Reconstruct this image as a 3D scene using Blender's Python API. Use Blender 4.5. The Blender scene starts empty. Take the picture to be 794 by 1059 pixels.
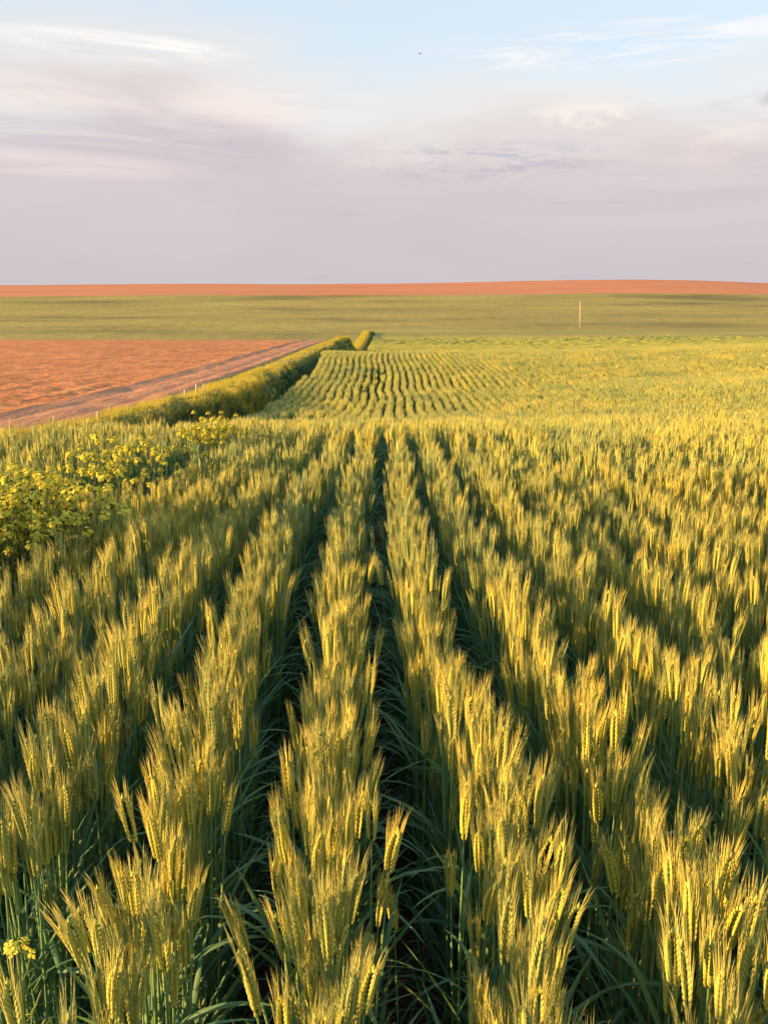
import bpy, math, random
import numpy as np
from mathutils import Vector, Matrix, Euler

random.seed(7)
rng = np.random.default_rng(7)
PI = math.pi
scene = bpy.context.scene
COL = scene.collection

# ------------------------------------------------------------------ camera numbers
CAM_Z = 1.48
FPX, CX, CY = 796.0, 397.0, 529.5           # photograph's focal length and centre, in its pixels
PITCH = math.atan((CY - 325.0) / FPX)       # looking down
SUN_AZ = math.radians(111)                  # from straight ahead towards the left
SUN_EL = math.radians(10.5)
SUN_DIR = Vector((-math.sin(SUN_AZ) * math.cos(SUN_EL), math.cos(SUN_AZ) * math.cos(SUN_EL), math.sin(SUN_EL)))

def project(x, y, z):
    z = z - CAM_Z
    c, s = math.cos(PITCH), math.sin(PITCH)
    dep = y * c - z * s
    up = y * s + z * c
    return CX + FPX * x / dep, CY - FPX * up / dep, dep

# ------------------------------------------------------------------ smooth noise
def _hash(ix, iy, seed):
    n = (ix.astype(np.int64) * 374761393 + iy.astype(np.int64) * 668265263 + seed * 1442695041) & 0xffffffff
    n = ((n ^ (n >> 13)) * 1274126177) & 0xffffffff
    return ((n ^ (n >> 16)) & 0xffff) / 65535.0

def vnoise(x, y, seed=0):
    x = np.asarray(x, float); y = np.asarray(y, float)
    ix, iy = np.floor(x), np.floor(y)
    fx, fy = x - ix, y - iy
    fx = fx * fx * (3 - 2 * fx); fy = fy * fy * (3 - 2 * fy)
    a = _hash(ix, iy, seed); b = _hash(ix + 1, iy, seed); c = _hash(ix, iy + 1, seed); d = _hash(ix + 1, iy + 1, seed)
    return (a * (1 - fx) + b * fx) * (1 - fy) + (c * (1 - fx) + d * fx) * fy - 0.5

def fbm(x, y, seed=0, oct=3):
    t = 0; a = 1.0
    for i in range(oct):
        t = t + a * vnoise(x * 2 ** i, y * 2 ** i, seed + i * 17); a *= 0.5
    return t

def sstep(a, b, x):
    t = np.clip((np.asarray(x, float) - a) / (b - a), 0, 1)
    return t * t * (3 - 2 * t)

# ------------------------------------------------------------------ terrain
CROP = 0.77                                  # ear height above the soil
_tab = [(d, -0.71 - 0.049 * d) for d in (-30, 0, 2, 4, 6, 7)]
for d, yp in ((9, 443), (12, 439), (15, 434), (18, 426.5), (21, 416), (25, 402), (28, 390), (31.5, 378), (35, 369), (38, 364.5), (41, 364),
              (52, 367), (75, 369), (95, 366), (130, 356), (180, 346.5), (240, 338), (340, 325), (450, 315), (600, 304.5), (800, 291.5)):
    _tab.append((d, -d * math.tan(PITCH + math.atan((yp - CY) / FPX))))
_tab += [(1000, 37.0), (1500, 10.0), (4000, -60.0)]
_td = np.array([t[0] for t in _tab], float); _tz = np.array([t[1] for t in _tab], float)
_w = np.linspace(math.log(1.0), math.log(4040.0), 4000)
_pz = np.interp(np.exp(_w) - 1.0, _td, _tz)
_k = np.exp(-np.linspace(-2.4, 2.4, 61) ** 2); _k /= _k.sum()
_ps = np.convolve(np.pad(_pz, 30, mode='edge'), _k, mode='valid')

def base_z(y):
    y = np.asarray(y, float)
    near = np.interp(y, _td, _tz)
    far = np.interp(np.log(np.maximum(y, 0) + 1.0), _w, _ps)
    return np.where(y < 2.5, near, far * sstep(2.5, 5, y) + near * (1 - sstep(2.5, 5, y))) + CAM_Z - CROP

X_FIELD, X_ROAD, X_DITCH, X_BANK0, X_BANK1, X_GAP = -8.3, -6.0, -5.7, -4.8, -3.9, -3.4

def ground_z(x, y):
    x = np.asarray(x, float); y = np.asarray(y, float)
    z = base_z(y)
    z = z + 0.75 * np.exp(-((x - 13) / 6.0) ** 2 - ((y - 20) / 5.5) ** 2)
    z = z + 0.75 * sstep(4, 30, x) * np.exp(-((y - 52) / 13.0) ** 2)
    z = z + 0.09 * fbm(x / 6.0, y / 6.0, 3, 2) * sstep(9, 16, y)
    z = z + 0.55 * fbm(x / 55.0, y / 55.0, 5, 2) * sstep(50, 120, y)
    z = z + 3.0 * fbm(x / 260.0, y / 200.0, 9, 2) * sstep(200, 420, y)
    # the long far hill: highest right of the middle, lower to both sides
    r = sstep(430, 800, y)
    z = z + r * (2.2 * np.exp(-((x - 215) / 170.0) ** 2) - 3.2 * sstep(-60, -420, x) - 2.6 * sstep(260, 480, x))
    # left side: tilled field, dirt road, ditch and grass bank, running along the crop
    road_fade = 1 - sstep(82, 116, y)
    zl = np.interp(y, [0, 6, 10, 14, 20, 25, 36, 50, 60, 70, 86, 112], [-1.25, -1.55, -1.8, -2.03, -2.2, -2.27, -2.33, -2.4, -2.43, -2.47, -2.7, -4.0]) + CAM_Z
    zl = zl + 0.05 * fbm(x / 5.0, y / 5.0, 14, 2)
    prof = np.interp(x, [X_FIELD - 0.9, X_FIELD, X_FIELD + 0.25, X_ROAD], [0.03, 0.05, 0.0, 0.0])
    zl = np.maximum(zl + prof, z * (1 - road_fade) + (zl + prof) * road_fade)
    over = sstep(X_GAP, X_BANK1, x) * road_fade * sstep(3.0, 8.0, y)
    bank = np.interp(x, [X_DITCH, X_BANK0, X_BANK1, X_GAP], [0.0, 0.12, 0.12, 0.0]) * road_fade + np.interp(x, [X_DITCH, X_BANK0, X_BANK1, X_GAP], [0.0, 0.42, 0.46, 0.0]) * (1 - road_fade)
    bank = bank * (0.35 * sstep(5.0, 8.0, y) + 0.65 * sstep(8.0, 20.0, y)) * (1 - sstep(200, 215, y))
    bank = bank - 0.14 * np.exp(-((x - X_DITCH + 0.08) / 0.2) ** 2) * road_fade * sstep(8, 14, y)
    z = z * (1 - over) + zl * over + bank
    ruts = np.exp(-((x + 6.65) / 0.16) ** 2) + np.exp(-((x + 7.75) / 0.16) ** 2)
    z = z - over * (0.03 * ruts - 0.05 * vnoise(x / 0.4, y / 1.4, 91)) * sstep(X_ROAD + 0.1, X_ROAD - 0.1, x)
    # clods and old passes in the tilled soil
    t = sstep(X_FIELD, X_FIELD - 0.5, x) * road_fade * (1 - sstep(60, 70, y))
    fine = 1 - 0.85 * sstep(18, 34, y)
    z = z + t * fine * (0.03 * fbm(x / 0.9, y / 0.7, 21, 3) + 0.065 * vnoise(x / 0.26, y / 0.26, 31) + 0.018 * np.sin(x * 5.2 + 2.0 * fbm(x / 4, y / 7, 8)))
    return z

# ------------------------------------------------------------------ tags
def tag(o, label=None, cat=None, group=None, kind=None):
    if label: o['label'] = label
    if cat: o['category'] = cat
    if group: o['group'] = group
    if kind: o['kind'] = kind
    return o

# ------------------------------------------------------------------ materials
def new_mat(name):
    m = bpy.data.materials.new(name); m.use_nodes = True
    nt = m.node_tree; nt.nodes.clear()
    return m, nt, nt.nodes, nt.links

def ramp(N, stops):
    r = N.new('ShaderNodeValToRGB')
    el = r.color_ramp.elements
    el[0].position, el[0].color = stops[0][0], (*stops[0][1], 1)
    el[1].position, el[1].color = stops[-1][0], (*stops[-1][1], 1)
    for p, c in stops[1:-1]:
        e = el.new(p); e.color = (*c, 1)
    return r

def plant_mat(name, cols, transl=0.3, tcol=None, rough=0.55, patch=0.8, spec=0.25):
    """cols: colour from greener to riper; each plant takes its own place on the ramp"""
    m, nt, N, L = new_mat(name)
    out = N.new('ShaderNodeOutputMaterial')
    info = N.new('ShaderNodeObjectInfo')
    at = N.new('ShaderNodeAttribute'); at.attribute_name = 'tint'
    geo = N.new('ShaderNodeNewGeometry')
    ns = N.new('ShaderNodeTexNoise'); ns.inputs['Scale'].default_value = patch; ns.inputs['Detail'].default_value = 2
    L.new(geo.outputs['Position'], ns.inputs['Vector'])
    a = N.new('ShaderNodeMath'); a.operation = 'ADD'
    L.new(info.outputs['Random'], a.inputs[0]); L.new(at.outputs['Fac'], a.inputs[1])
    fr = N.new('ShaderNodeMath'); fr.operation = 'FRACT'; L.new(a.outputs[0], fr.inputs[0])
    mx = N.new('ShaderNodeMath'); mx.operation = 'MULTIPLY_ADD'; mx.inputs[1].default_value = 0.55
    L.new(fr.outputs[0], mx.inputs[0])
    sc = N.new('ShaderNodeMath'); sc.operation = 'MULTIPLY_ADD'; sc.inputs[1].default_value = 1.1; sc.inputs[2].default_value = -0.34
    L.new(ns.outputs['Fac'], sc.inputs[0]); L.new(sc.outputs[0], mx.inputs[2])
    r = ramp(N, [(i / (len(cols) - 1), c) for i, c in enumerate(cols)])
    L.new(mx.outputs[0], r.inputs['Fac'])
    p = N.new('ShaderNodeBsdfPrincipled'); p.inputs['Roughness'].default_value = rough
    p.inputs['Specular IOR Level'].default_value = spec
    L.new(r.outputs['Color'], p.inputs['Base Color'])
    if transl > 0:
        t = N.new('ShaderNodeBsdfTranslucent')
        mc = N.new('ShaderNodeMix'); mc.data_type = 'RGBA'; mc.blend_type = 'MULTIPLY'; mc.inputs['Factor'].default_value = 1
        L.new(r.outputs['Color'], mc.inputs['A']); mc.inputs['B'].default_value = (*(tcol or (1.3, 1.2, 0.6)), 1)
        L.new(mc.outputs['Result'], t.inputs['Color'])
        ms = N.new('ShaderNodeMixShader'); ms.inputs[0].default_value = transl
        L.new(p.outputs[0], ms.inputs[1]); L.new(t.outputs[0], ms.inputs[2]); L.new(ms.outputs[0], out.inputs['Surface'])
    else:
        L.new(p.outputs[0], out.inputs['Surface'])
    return m

M = {}
M['stem'] = plant_mat('wheat_stem', [(0.106, 0.231, 0.109), (0.150, 0.286, 0.116), (0.237, 0.340, 0.109)], 0.15)
M['leaf'] = plant_mat('wheat_leaf', [(0.043, 0.122, 0.080), (0.069, 0.170, 0.093), (0.131, 0.224, 0.080)], 0.3, rough=0.5)
M['ear'] = plant_mat('wheat_ear', [(0.129, 0.246, 0.120), (0.30, 0.345, 0.08), (0.58, 0.52, 0.068)], 0.12, rough=0.5)
M['awn'] = plant_mat('wheat_awn', [(0.202, 0.302, 0.121), (0.42, 0.43, 0.115), (0.66, 0.57, 0.115)], 0.15, tcol=(1.05, 1.0, 0.7), rough=0.45)
M['grass'] = plant_mat('bank_grass', [(0.160, 0.218, 0.039), (0.38, 0.345, 0.05), (0.54, 0.46, 0.075)], 0.3)
M['weed'] = plant_mat('weed_leaf', [(0.02, 0.06, 0.02), (0.035, 0.085, 0.025), (0.07, 0.12, 0.03)], 0.25)
M['mustard_green'] = plant_mat('mustard_green', [(0.05, 0.11, 0.03), (0.09, 0.16, 0.045), (0.15, 0.21, 0.06)], 0.25)
M['petal'] = plant_mat('mustard_petal', [(0.500, 0.483, 0.036), (0.600, 0.586, 0.060), (0.680, 0.667, 0.108)], 0.3, tcol=(1.1, 1.0, 0.6))
M['straw'] = plant_mat('dry_straw', [(0.10, 0.075, 0.04), (0.19, 0.14, 0.07), (0.28, 0.2, 0.1)], 0.0, rough=0.8)

def soil_mat(name, stops, scale, bump, bump_scale, stretch=(1, 1, 1), bump_dist=0.05, fine=None):
    m, nt, N, L = new_mat(name)
    out = N.new('ShaderNodeOutputMaterial'); p = N.new('ShaderNodeBsdfPrincipled')
    p.inputs['Roughness'].default_value = 0.95; p.inputs['Specular IOR Level'].default_value = 0.1
    geo = N.new('ShaderNodeNewGeometry')
    mp = N.new('ShaderNodeMapping'); mp.inputs['Scale'].default_value = stretch
    L.new(geo.outputs['Position'], mp.inputs['Vector'])
    n1 = N.new('ShaderNodeTexNoise'); n1.inputs['Scale'].default_value = scale; n1.inputs['Detail'].default_value = 6; n1.inputs['Roughness'].default_value = 0.6
    L.new(mp.outputs[0], n1.inputs['Vector'])
    r = ramp(N, stops); L.new(n1.outputs['Fac'], r.inputs['Fac'])
    col = r.outputs['Color']
    if fine:
        n3 = N.new('ShaderNodeTexNoise'); n3.inputs['Scale'].default_value = fine[0]; n3.inputs['Detail'].default_value = 4
        L.new(mp.outputs[0], n3.inputs['Vector'])
        r3 = ramp(N, [(0.3, fine[1]), (0.7, fine[2])]); L.new(n3.outputs['Fac'], r3.inputs['Fac'])
        mc = N.new('ShaderNodeMix'); mc.data_type = 'RGBA'; mc.blend_type = 'MULTIPLY'; mc.inputs['Factor'].default_value = 1
        L.new(col, mc.inputs['A']); L.new(r3.outputs['Color'], mc.inputs['B']); col = mc.outputs['Result']
    L.new(col, p.inputs['Base Color'])
    n2 = N.new('ShaderNodeTexNoise'); n2.inputs['Scale'].default_value = bump_scale; n2.inputs['Detail'].default_value = 5
    L.new(mp.outputs[0], n2.inputs['Vector'])
    b = N.new('ShaderNodeBump'); b.inputs['Strength'].default_value = bump; b.inputs['Distance'].default_value = bump_dist
    L.new(n2.outputs['Fac'], b.inputs['Height']); L.new(b.outputs[0], p.inputs['Normal'])
    L.new(p.outputs[0], out.inputs['Surface'])
    return m

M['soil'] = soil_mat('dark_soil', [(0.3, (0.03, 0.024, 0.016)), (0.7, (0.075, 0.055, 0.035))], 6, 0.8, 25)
M['tilled'] = soil_mat('red_tilled_soil', [(0.3, (0.330, 0.138, 0.052)), (0.5, (0.40, 0.170, 0.064)), (0.7, (0.470, 0.215, 0.088))], 0.45, 1.0, 4, (1, 0.8, 1), 0.06,
                      (3.0, (0.72, 0.7, 0.7), (1.12, 1.12, 1.12)))
M['road'] = soil_mat('pale_dirt', [(0.3, (0.31, 0.158, 0.085)), (0.7, (0.395, 0.205, 0.112))], 1.6, 0.7, 9, (1, 0.3, 1), 0.05, (2.2, (0.8, 0.8, 0.82), (1.1, 1.1, 1.08)))
M['bank'] = soil_mat('bank_turf', [(0.3, (0.120, 0.138, 0.039)), (0.7, (0.260, 0.253, 0.065))], 3, 0.7, 14)
M['crop_far'] = soil_mat('distant_crop', [(0.3, (0.168, 0.171, 0.053)), (0.5, (0.242, 0.226, 0.060)), (0.7, (0.315, 0.275, 0.075))], 0.03, 0.8, 1.6, (0.5, 1.4, 1), 0.25,
                         (0.6, (0.75, 0.8, 0.8), (1.1, 1.1, 1.1)))
M['green_far'] = soil_mat('distant_green', [(0.32, (0.115, 0.115, 0.046)), (0.45, (0.22, 0.20, 0.058)), (0.6, (0.27, 0.235, 0.064)), (0.74, (0.33, 0.28, 0.078))], 0.013, 0.9, 0.5, (0.6, 1.1, 1), 0.8,  # darkest stop paints the shade of hollows into the field colour
                          (0.3, (0.76, 0.8, 0.82), (1.12, 1.1, 1.05)))
M['red_far'] = soil_mat('distant_red_soil', [(0.3, (0.32, 0.138, 0.068)), (0.7, (0.39, 0.175, 0.09))], 0.02, 0.3, 0.4, (0.3, 1.5, 1), 0.5)

def plain(name, c, rough=0.7):
    m, nt, N, L = new_mat(name)
    out = N.new('ShaderNodeOutputMaterial'); p = N.new('ShaderNodeBsdfPrincipled')
    ns = N.new('ShaderNodeTexNoise'); ns.inputs['Scale'].default_value = 9
    tc = N.new('ShaderNodeTexCoord'); L.new(tc.outputs['Object'], ns.inputs['Vector'])
    r = ramp(N, [(0.3, tuple(v * 0.8 for v in c)), (0.7, c)]); L.new(ns.outputs['Fac'], r.inputs['Fac'])
    L.new(r.outputs['Color'], p.inputs['Base Color']); p.inputs['Roughness'].default_value = rough
    L.new(p.outputs[0], out.inputs['Surface'])
    return m
M['pole'] = plain('weathered_pole', (0.55, 0.42, 0.28))
M['stake'] = plain('bleached_wood', (0.45, 0.36, 0.25))
M['bird'] = plain('dark_feather', (0.03, 0.03, 0.035))

# ------------------------------------------------------------------ the ground sheets
def grow(a, b, s0, g):
    v = [a]; s = s0
    while v[-1] < b:
        v.append(v[-1] + s); s *= g
    v[-1] = b
    return v

def build_ground():
    xs = [-v for v in reversed(grow(10.2, 34, 0.13, 1.012))] + []
    xs = [-v for v in reversed(grow(34, 2200, 0.6, 1.12))][:-1] + xs[:-1]
    xs += list(np.arange(-10.2, -4.0, 0.1)) + list(np.arange(-4.0, 5.0, 0.25)) + grow(5, 2200, 0.3, 1.035)
    xs = np.unique(np.round(np.array(xs), 4))
    for b in (X_FIELD, X_ROAD, X_DITCH, X_GAP):
        xs[np.argmin(abs(xs - b))] = b
    ys = np.unique(np.round(np.array(grow(-60, -2, 4, 1.0) + list(np.arange(-2, 40, 0.14)) + grow(40, 110, 0.16, 1.012) + grow(110, 3600, 1.5, 1.03)), 4))
    Y_CREST, Y_WHEAT, Y_RED = 106.0, 235.0, 600.0
    for b in (Y_CREST, Y_WHEAT, Y_RED):
        ys[np.argmin(abs(ys - b))] = b
    XX, YY = np.meshgrid(xs, ys)
    ZZ = ground_z(XX, YY)
    nx, ny = len(xs), len(ys)
    verts = np.stack([XX, YY, ZZ], -1).reshape(-1, 3)
    xc = (xs[:-1] + xs[1:]) / 2; yc = (ys[:-1] + ys[1:]) / 2
    XC, YC = np.meshgrid(xc, yc)
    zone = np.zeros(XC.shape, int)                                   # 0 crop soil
    zone[(YC < Y_CREST) & (XC < X_FIELD)] = 1                        # tilled
    zone[(YC < Y_CREST) & (XC > X_FIELD) & (XC < X_ROAD)] = 2        # road
    zone[(YC < 210) & (XC > X_ROAD) & (XC < X_GAP)] = 3              # bank
    zone[(YC > Y_CREST) & (XC < X_ROAD)] = 5
    zone[(YC > 70) & (XC > X_GAP)] = 4
    zone[(YC > 210) & (XC < X_GAP)] = 5
    zone[YC > Y_WHEAT] = 5
    zone[YC > Y_RED] = 6
    idx = np.arange(nx * ny).reshape(ny, nx)
    quads = np.stack([idx[:-1, :-1], idx[:-1, 1:], idx[1:, 1:], idx[1:, :-1]], -1)
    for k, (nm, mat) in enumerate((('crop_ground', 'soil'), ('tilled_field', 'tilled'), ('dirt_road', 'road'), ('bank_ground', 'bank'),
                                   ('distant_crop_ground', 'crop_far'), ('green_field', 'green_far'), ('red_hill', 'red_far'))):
        q = quads[zone == k]
        used, inv = np.unique(q, return_inverse=True)
        me = bpy.data.meshes.new(nm)
        me.from_pydata(verts[used].tolist(), [], inv.reshape(-1, 4).tolist())
        me.polygons.foreach_set('use_smooth', np.ones(len(q), bool))
        me.materials.append(M[mat])
        o = bpy.data.objects.new(nm, me); COL.objects.link(o)
        tag(o, kind='structure')
build_ground()

# ------------------------------------------------------------------ mesh builder for plants
class MB:
    def __init__(s): s.v = []; s.f = []; s.m = []; s.t = []
    def add(s, vs, fs, mat, tint=0.0):
        b = len(s.v); s.v += [tuple(v) for v in vs]; s.f += [tuple(i + b for i in f) for f in fs]
        s.m += [mat] * len(fs); s.t += [tint] * len(vs)
    def merge(s, o, mtx, tint=None):
        b = len(s.v); s.v += [tuple(mtx @ Vector(v)) for v in o.v]; s.f += [tuple(i + b for i in f) for f in o.f]
        s.m += o.m; s.t += (o.t if tint is None else [tint] * len(o.v))
    def tube(s, pts, rad, n, mat, tint=0.0, cap=True):
        """a tapering tube through pts; radius 0 at an end makes a point"""
        pts = [Vector(p) for p in pts]; vs = []; rings = []
        for i, p in enumerate(pts):
            d = (pts[min(i + 1, len(pts) - 1)] - pts[max(i - 1, 0)]).normalized()
            a = d.cross(Vector((0.31, 0.95, 0.07))).normalized(); b = d.cross(a)
            if rad[i] <= 0: rings.append([len(vs)]); vs.append(p)
            else:
                rings.append(list(range(len(vs), len(vs) + n)))
                vs += [p + (a * math.cos(2 * PI * k / n) + b * math.sin(2 * PI * k / n)) * rad[i] for k in range(n)]
        fs = []
        for r0, r1 in zip(rings, rings[1:]):
            for k in range(n):
                k2 = (k + 1) % n
                if len(r0) == 1 and len(r1) == 1: continue
                if len(r0) == 1: fs.append((r0[0], r1[k], r1[k2]))
                elif len(r1) == 1: fs.append((r0[k], r1[0], r0[k2]))
                else: fs.append((r0[k], r1[k], r1[k2], r0[k2]))
        if cap:
            if len(rings[0]) > 1: fs.append(tuple(rings[0]))
            if len(rings[-1]) > 1: fs.append(tuple(reversed(rings[-1])))
        s.add(vs, fs, mat, tint)
    def blade(s, base, az, length, width, up, droop, mat, tint=0.0, n=6, twist=0.0, fold=0.25):
        """a leaf blade: starts up at angle `up`, bends by `droop` along its length, folded along the midrib"""
        p = Vector(base); e = up; vs = []; st = length / n
        h = Vector((math.cos(az), math.sin(az), 0))
        for i in range(n + 1):
            t = i / n
            w = width * (0.55 + 0.45 * math.sin(min(t * 2.2, 1.57))) * (1 - t ** 2.2) + 0.0004
            d = h * math.cos(e) + Vector((0, 0, math.sin(e)))
            side = Vector((-h.y, h.x, 0)); nrm = d.cross(side)
            a = twist * t
            sd = side * math.cos(a) + nrm * math.sin(a); nn = nrm * math.cos(a) - side * math.sin(a)
            vs += [p - sd * w / 2 - nn * w * fold, p, p + sd * w / 2 - nn * w * fold]
            p = p + d * st; e -= droop / n
        fs = []
        for i in range(n):
            b = 3 * i
            fs += [(b, b + 1, b + 4, b + 3), (b + 1, b + 2, b + 5, b + 4)]
        s.add(vs, fs, mat, tint)
    def mesh(s, name, mats):
        me = bpy.data.meshes.new(name); me.from_pydata(s.v, [], s.f)
        for m in mats: me.materials.append(m)
        me.polygons.foreach_set('material_index', np.array(s.m, np.int32))
        me.polygons.foreach_set('use_smooth', np.ones(len(s.f), bool))
        a = me.attributes.new('tint', 'FLOAT', 'POINT'); a.data.foreach_set('value', np.array(s.t, np.float32))
        return me

WM = ['stem', 'leaf', 'ear', 'awn']          # material slots of all wheat meshes
def rnd(a, b): return random.uniform(a, b)

def wheat_parts(lod):
    """stem, leaves, ear and beard of one plant as separate MBs, foot at the origin"""
    H = rnd(0.66, 0.76)
    bend = rnd(0.008, 0.03); ba = rnd(0, 2 * PI); bx, by = math.cos(ba), math.sin(ba)
    def ax(t): return Vector((bx * bend * t * t, by * bend * t * t, H * t))
    tip = ax(1.0); tdir = (ax(1.0) - ax(0.93)).normalized()
    nod = Vector((bx, by, 0)) * rnd(0.0, 0.22)
    stem = MB(); leaves = []; ear = MB(); beard = MB()
    ns = (8, 5, 3)[lod]
    stem.tube([ax(i / ns) for i in range(ns + 1)], [0.0019 - 0.0006 * i / ns for i in range(ns + 1)] if lod == 0 else [0.0022] * (ns + 1), (6, 4, 3)[lod], 0, cap=False)
    if lod == 0:                                          # leaf sheaths thicken the stem above its nodes
        for t0 in (0.25, 0.5, 0.72):
            stem.tube([ax(t0), ax(t0 + 0.02), ax(t0 + 0.15)], [0.0019, 0.0028, 0.0021], 6, 0, cap=False)
    hs = ((0.18, 0.34, 0.5, 0.68), (0.3, 0.5, 0.7), (0.4, 0.66))[lod]
    la = rnd(0, 2 * PI)
    for i, t in enumerate(hs):
        lf = MB()
        t = t + rnd(-0.06, 0.06)
        lf.blade(ax(t), la + i * PI + rnd(-0.6, 0.6), rnd(0.16, 0.27), rnd(0.009, 0.014) * (1, 1.15, 1.5)[lod], rnd(1.1, 1.42), (rnd(0.15, 0.9) if random.random() < 0.7 else rnd(0.9, 2.2)), 1, n=(8, 5, 3)[lod], twist=rnd(-1.2, 1.2))
        leaves.append(lf)
    # ear: two ranks of overlapping spikelets along a slightly curved axis
    L = rnd(0.062, 0.09); n = (20, 10, 5)[lod]
    face = rnd(0, PI); sx = Vector((math.cos(face), math.sin(face), 0)); sy = Vector((-sx.y, sx.x, 0))
    def ex(t): return tip + tdir * (L * t) + nod * (L * t * t * 0.5)
    ear_tint = rnd(0, 1)
    if lod < 2:
        for k in range(n):
            t = k / n; side = 1 if k % 2 else -1
            env = 0.72 + 0.5 * math.sin(PI * min(1, t * 0.9 + 0.12)) - 0.25 * t
            d = (ex(min(1, t + 0.05)) - ex(max(0, t - 0.05))).normalized()
            for q in ((-1, 1) if lod == 0 else (0,)):
                o = ex(t) + sx * side * 0.0034 * env + sy * q * 0.0021 * env
                fd = (d + sx * side * 0.24 + sy * q * 0.16).normalized()
                ln = (0.0135 if lod == 0 else 0.02) * env
                w = (0.0023 if lod == 0 else 0.0044) * env
                ear.tube([o, o + fd * ln * 0.3, o + fd * ln * 0.66, o + fd * ln], [w * 0.35, w, w * 0.85, 0], 5 if lod == 0 else 4, 2, ear_tint + 0.1 * q)
                if lod == 0 or k % 1 == 0:
                    al = rnd(0.04, 0.066) * (1.0 if t < 0.6 else 0.85)
                    a0 = o + fd * ln * 0.93
                    ad = (d * 1.0 + sx * side * rnd(0.0, 0.11) + sy * (q * rnd(0.0, 0.09) if q else rnd(-0.09, 0.09))).normalized()
                    mid = a0 + ad * al * 0.5
                    end = a0 + (ad + sx * side * rnd(0.0, 0.08)).normalized() * al
                    rr = 0.00045 if lod == 0 else 0.0009
                    beard.tube([a0, mid, end], [rr, rr * 0.75, 0], 3, 3, ear_tint, cap=False)
        top = ex(1.0)
        ear.tube([ex(0.94), top, top + tdir * 0.009], [0.002, 0.0026, 0], 5, 2, ear_tint)
    else:
        pts = [ex(i / 4) for i in range(5)]
        ear.tube(pts + [ex(1.12)], [0.003, 0.005, 0.0053, 0.0048, 0.0036, 0], 5, 2, ear_tint)
        for k in range(7):
            a = rnd(0, 2 * PI); a0 = ex(rnd(0.35, 1)); al = rnd(0.05, 0.085)
            ad = (tdir + Vector((math.cos(a), math.sin(a), 0)) * rnd(0.03, 0.15)).normalized()
            beard.tube([a0, a0 + ad * al], [0.0017, 0], 3, 3, ear_tint, cap=False)
    return stem, leaves, ear, beard

def whole(lod):
    st, lv, er, bd = wheat_parts(lod)
    m = MB(); I = Matrix.Identity(4)
    for q in [st] + lv + [er, bd]: m.merge(q, I)
    return m

def plant_mtx(x, y, lean=0.024, out=0.0, s=None, hs_sd=0.11):
    """a plant at x, y leaning a little at random, and outward from its row by `out`"""
    a = rnd(0, 2 * PI); ln = abs(random.gauss(0, lean))
    tx, ty = math.cos(a) * ln + out, math.sin(a) * ln
    R = Matrix.Rotation(tx, 4, 'Y') @ Matrix.Rotation(-ty, 4, 'X') @ Matrix.Rotation(rnd(0, 2 * PI), 4, 'Z')
    return Matrix.Translation((x, y, 0)) @ R @ Matrix.Scale(s or 1.03 - min(0.3, abs(random.gauss(0, hs_sd))), 4)

def clump(lod, n, length, sd, rows=1, spacing=0.25):
    m = MB()
    pool = [whole(lod) for _ in range(8)]
    for r in range(rows):
        x0 = (r - (rows - 1) / 2) * spacing
        for i in range(n):
            dx = max(-2 * sd, min(2 * sd, random.gauss(0, sd))); y = rnd(-length / 2, length / 2)
            m.merge(random.choice(pool), plant_mtx(x0 + dx, y, out=dx * 0.7, hs_sd=(0.11, 0.1, 0.06)[lod]), rnd(0, 1))
    return m

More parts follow.
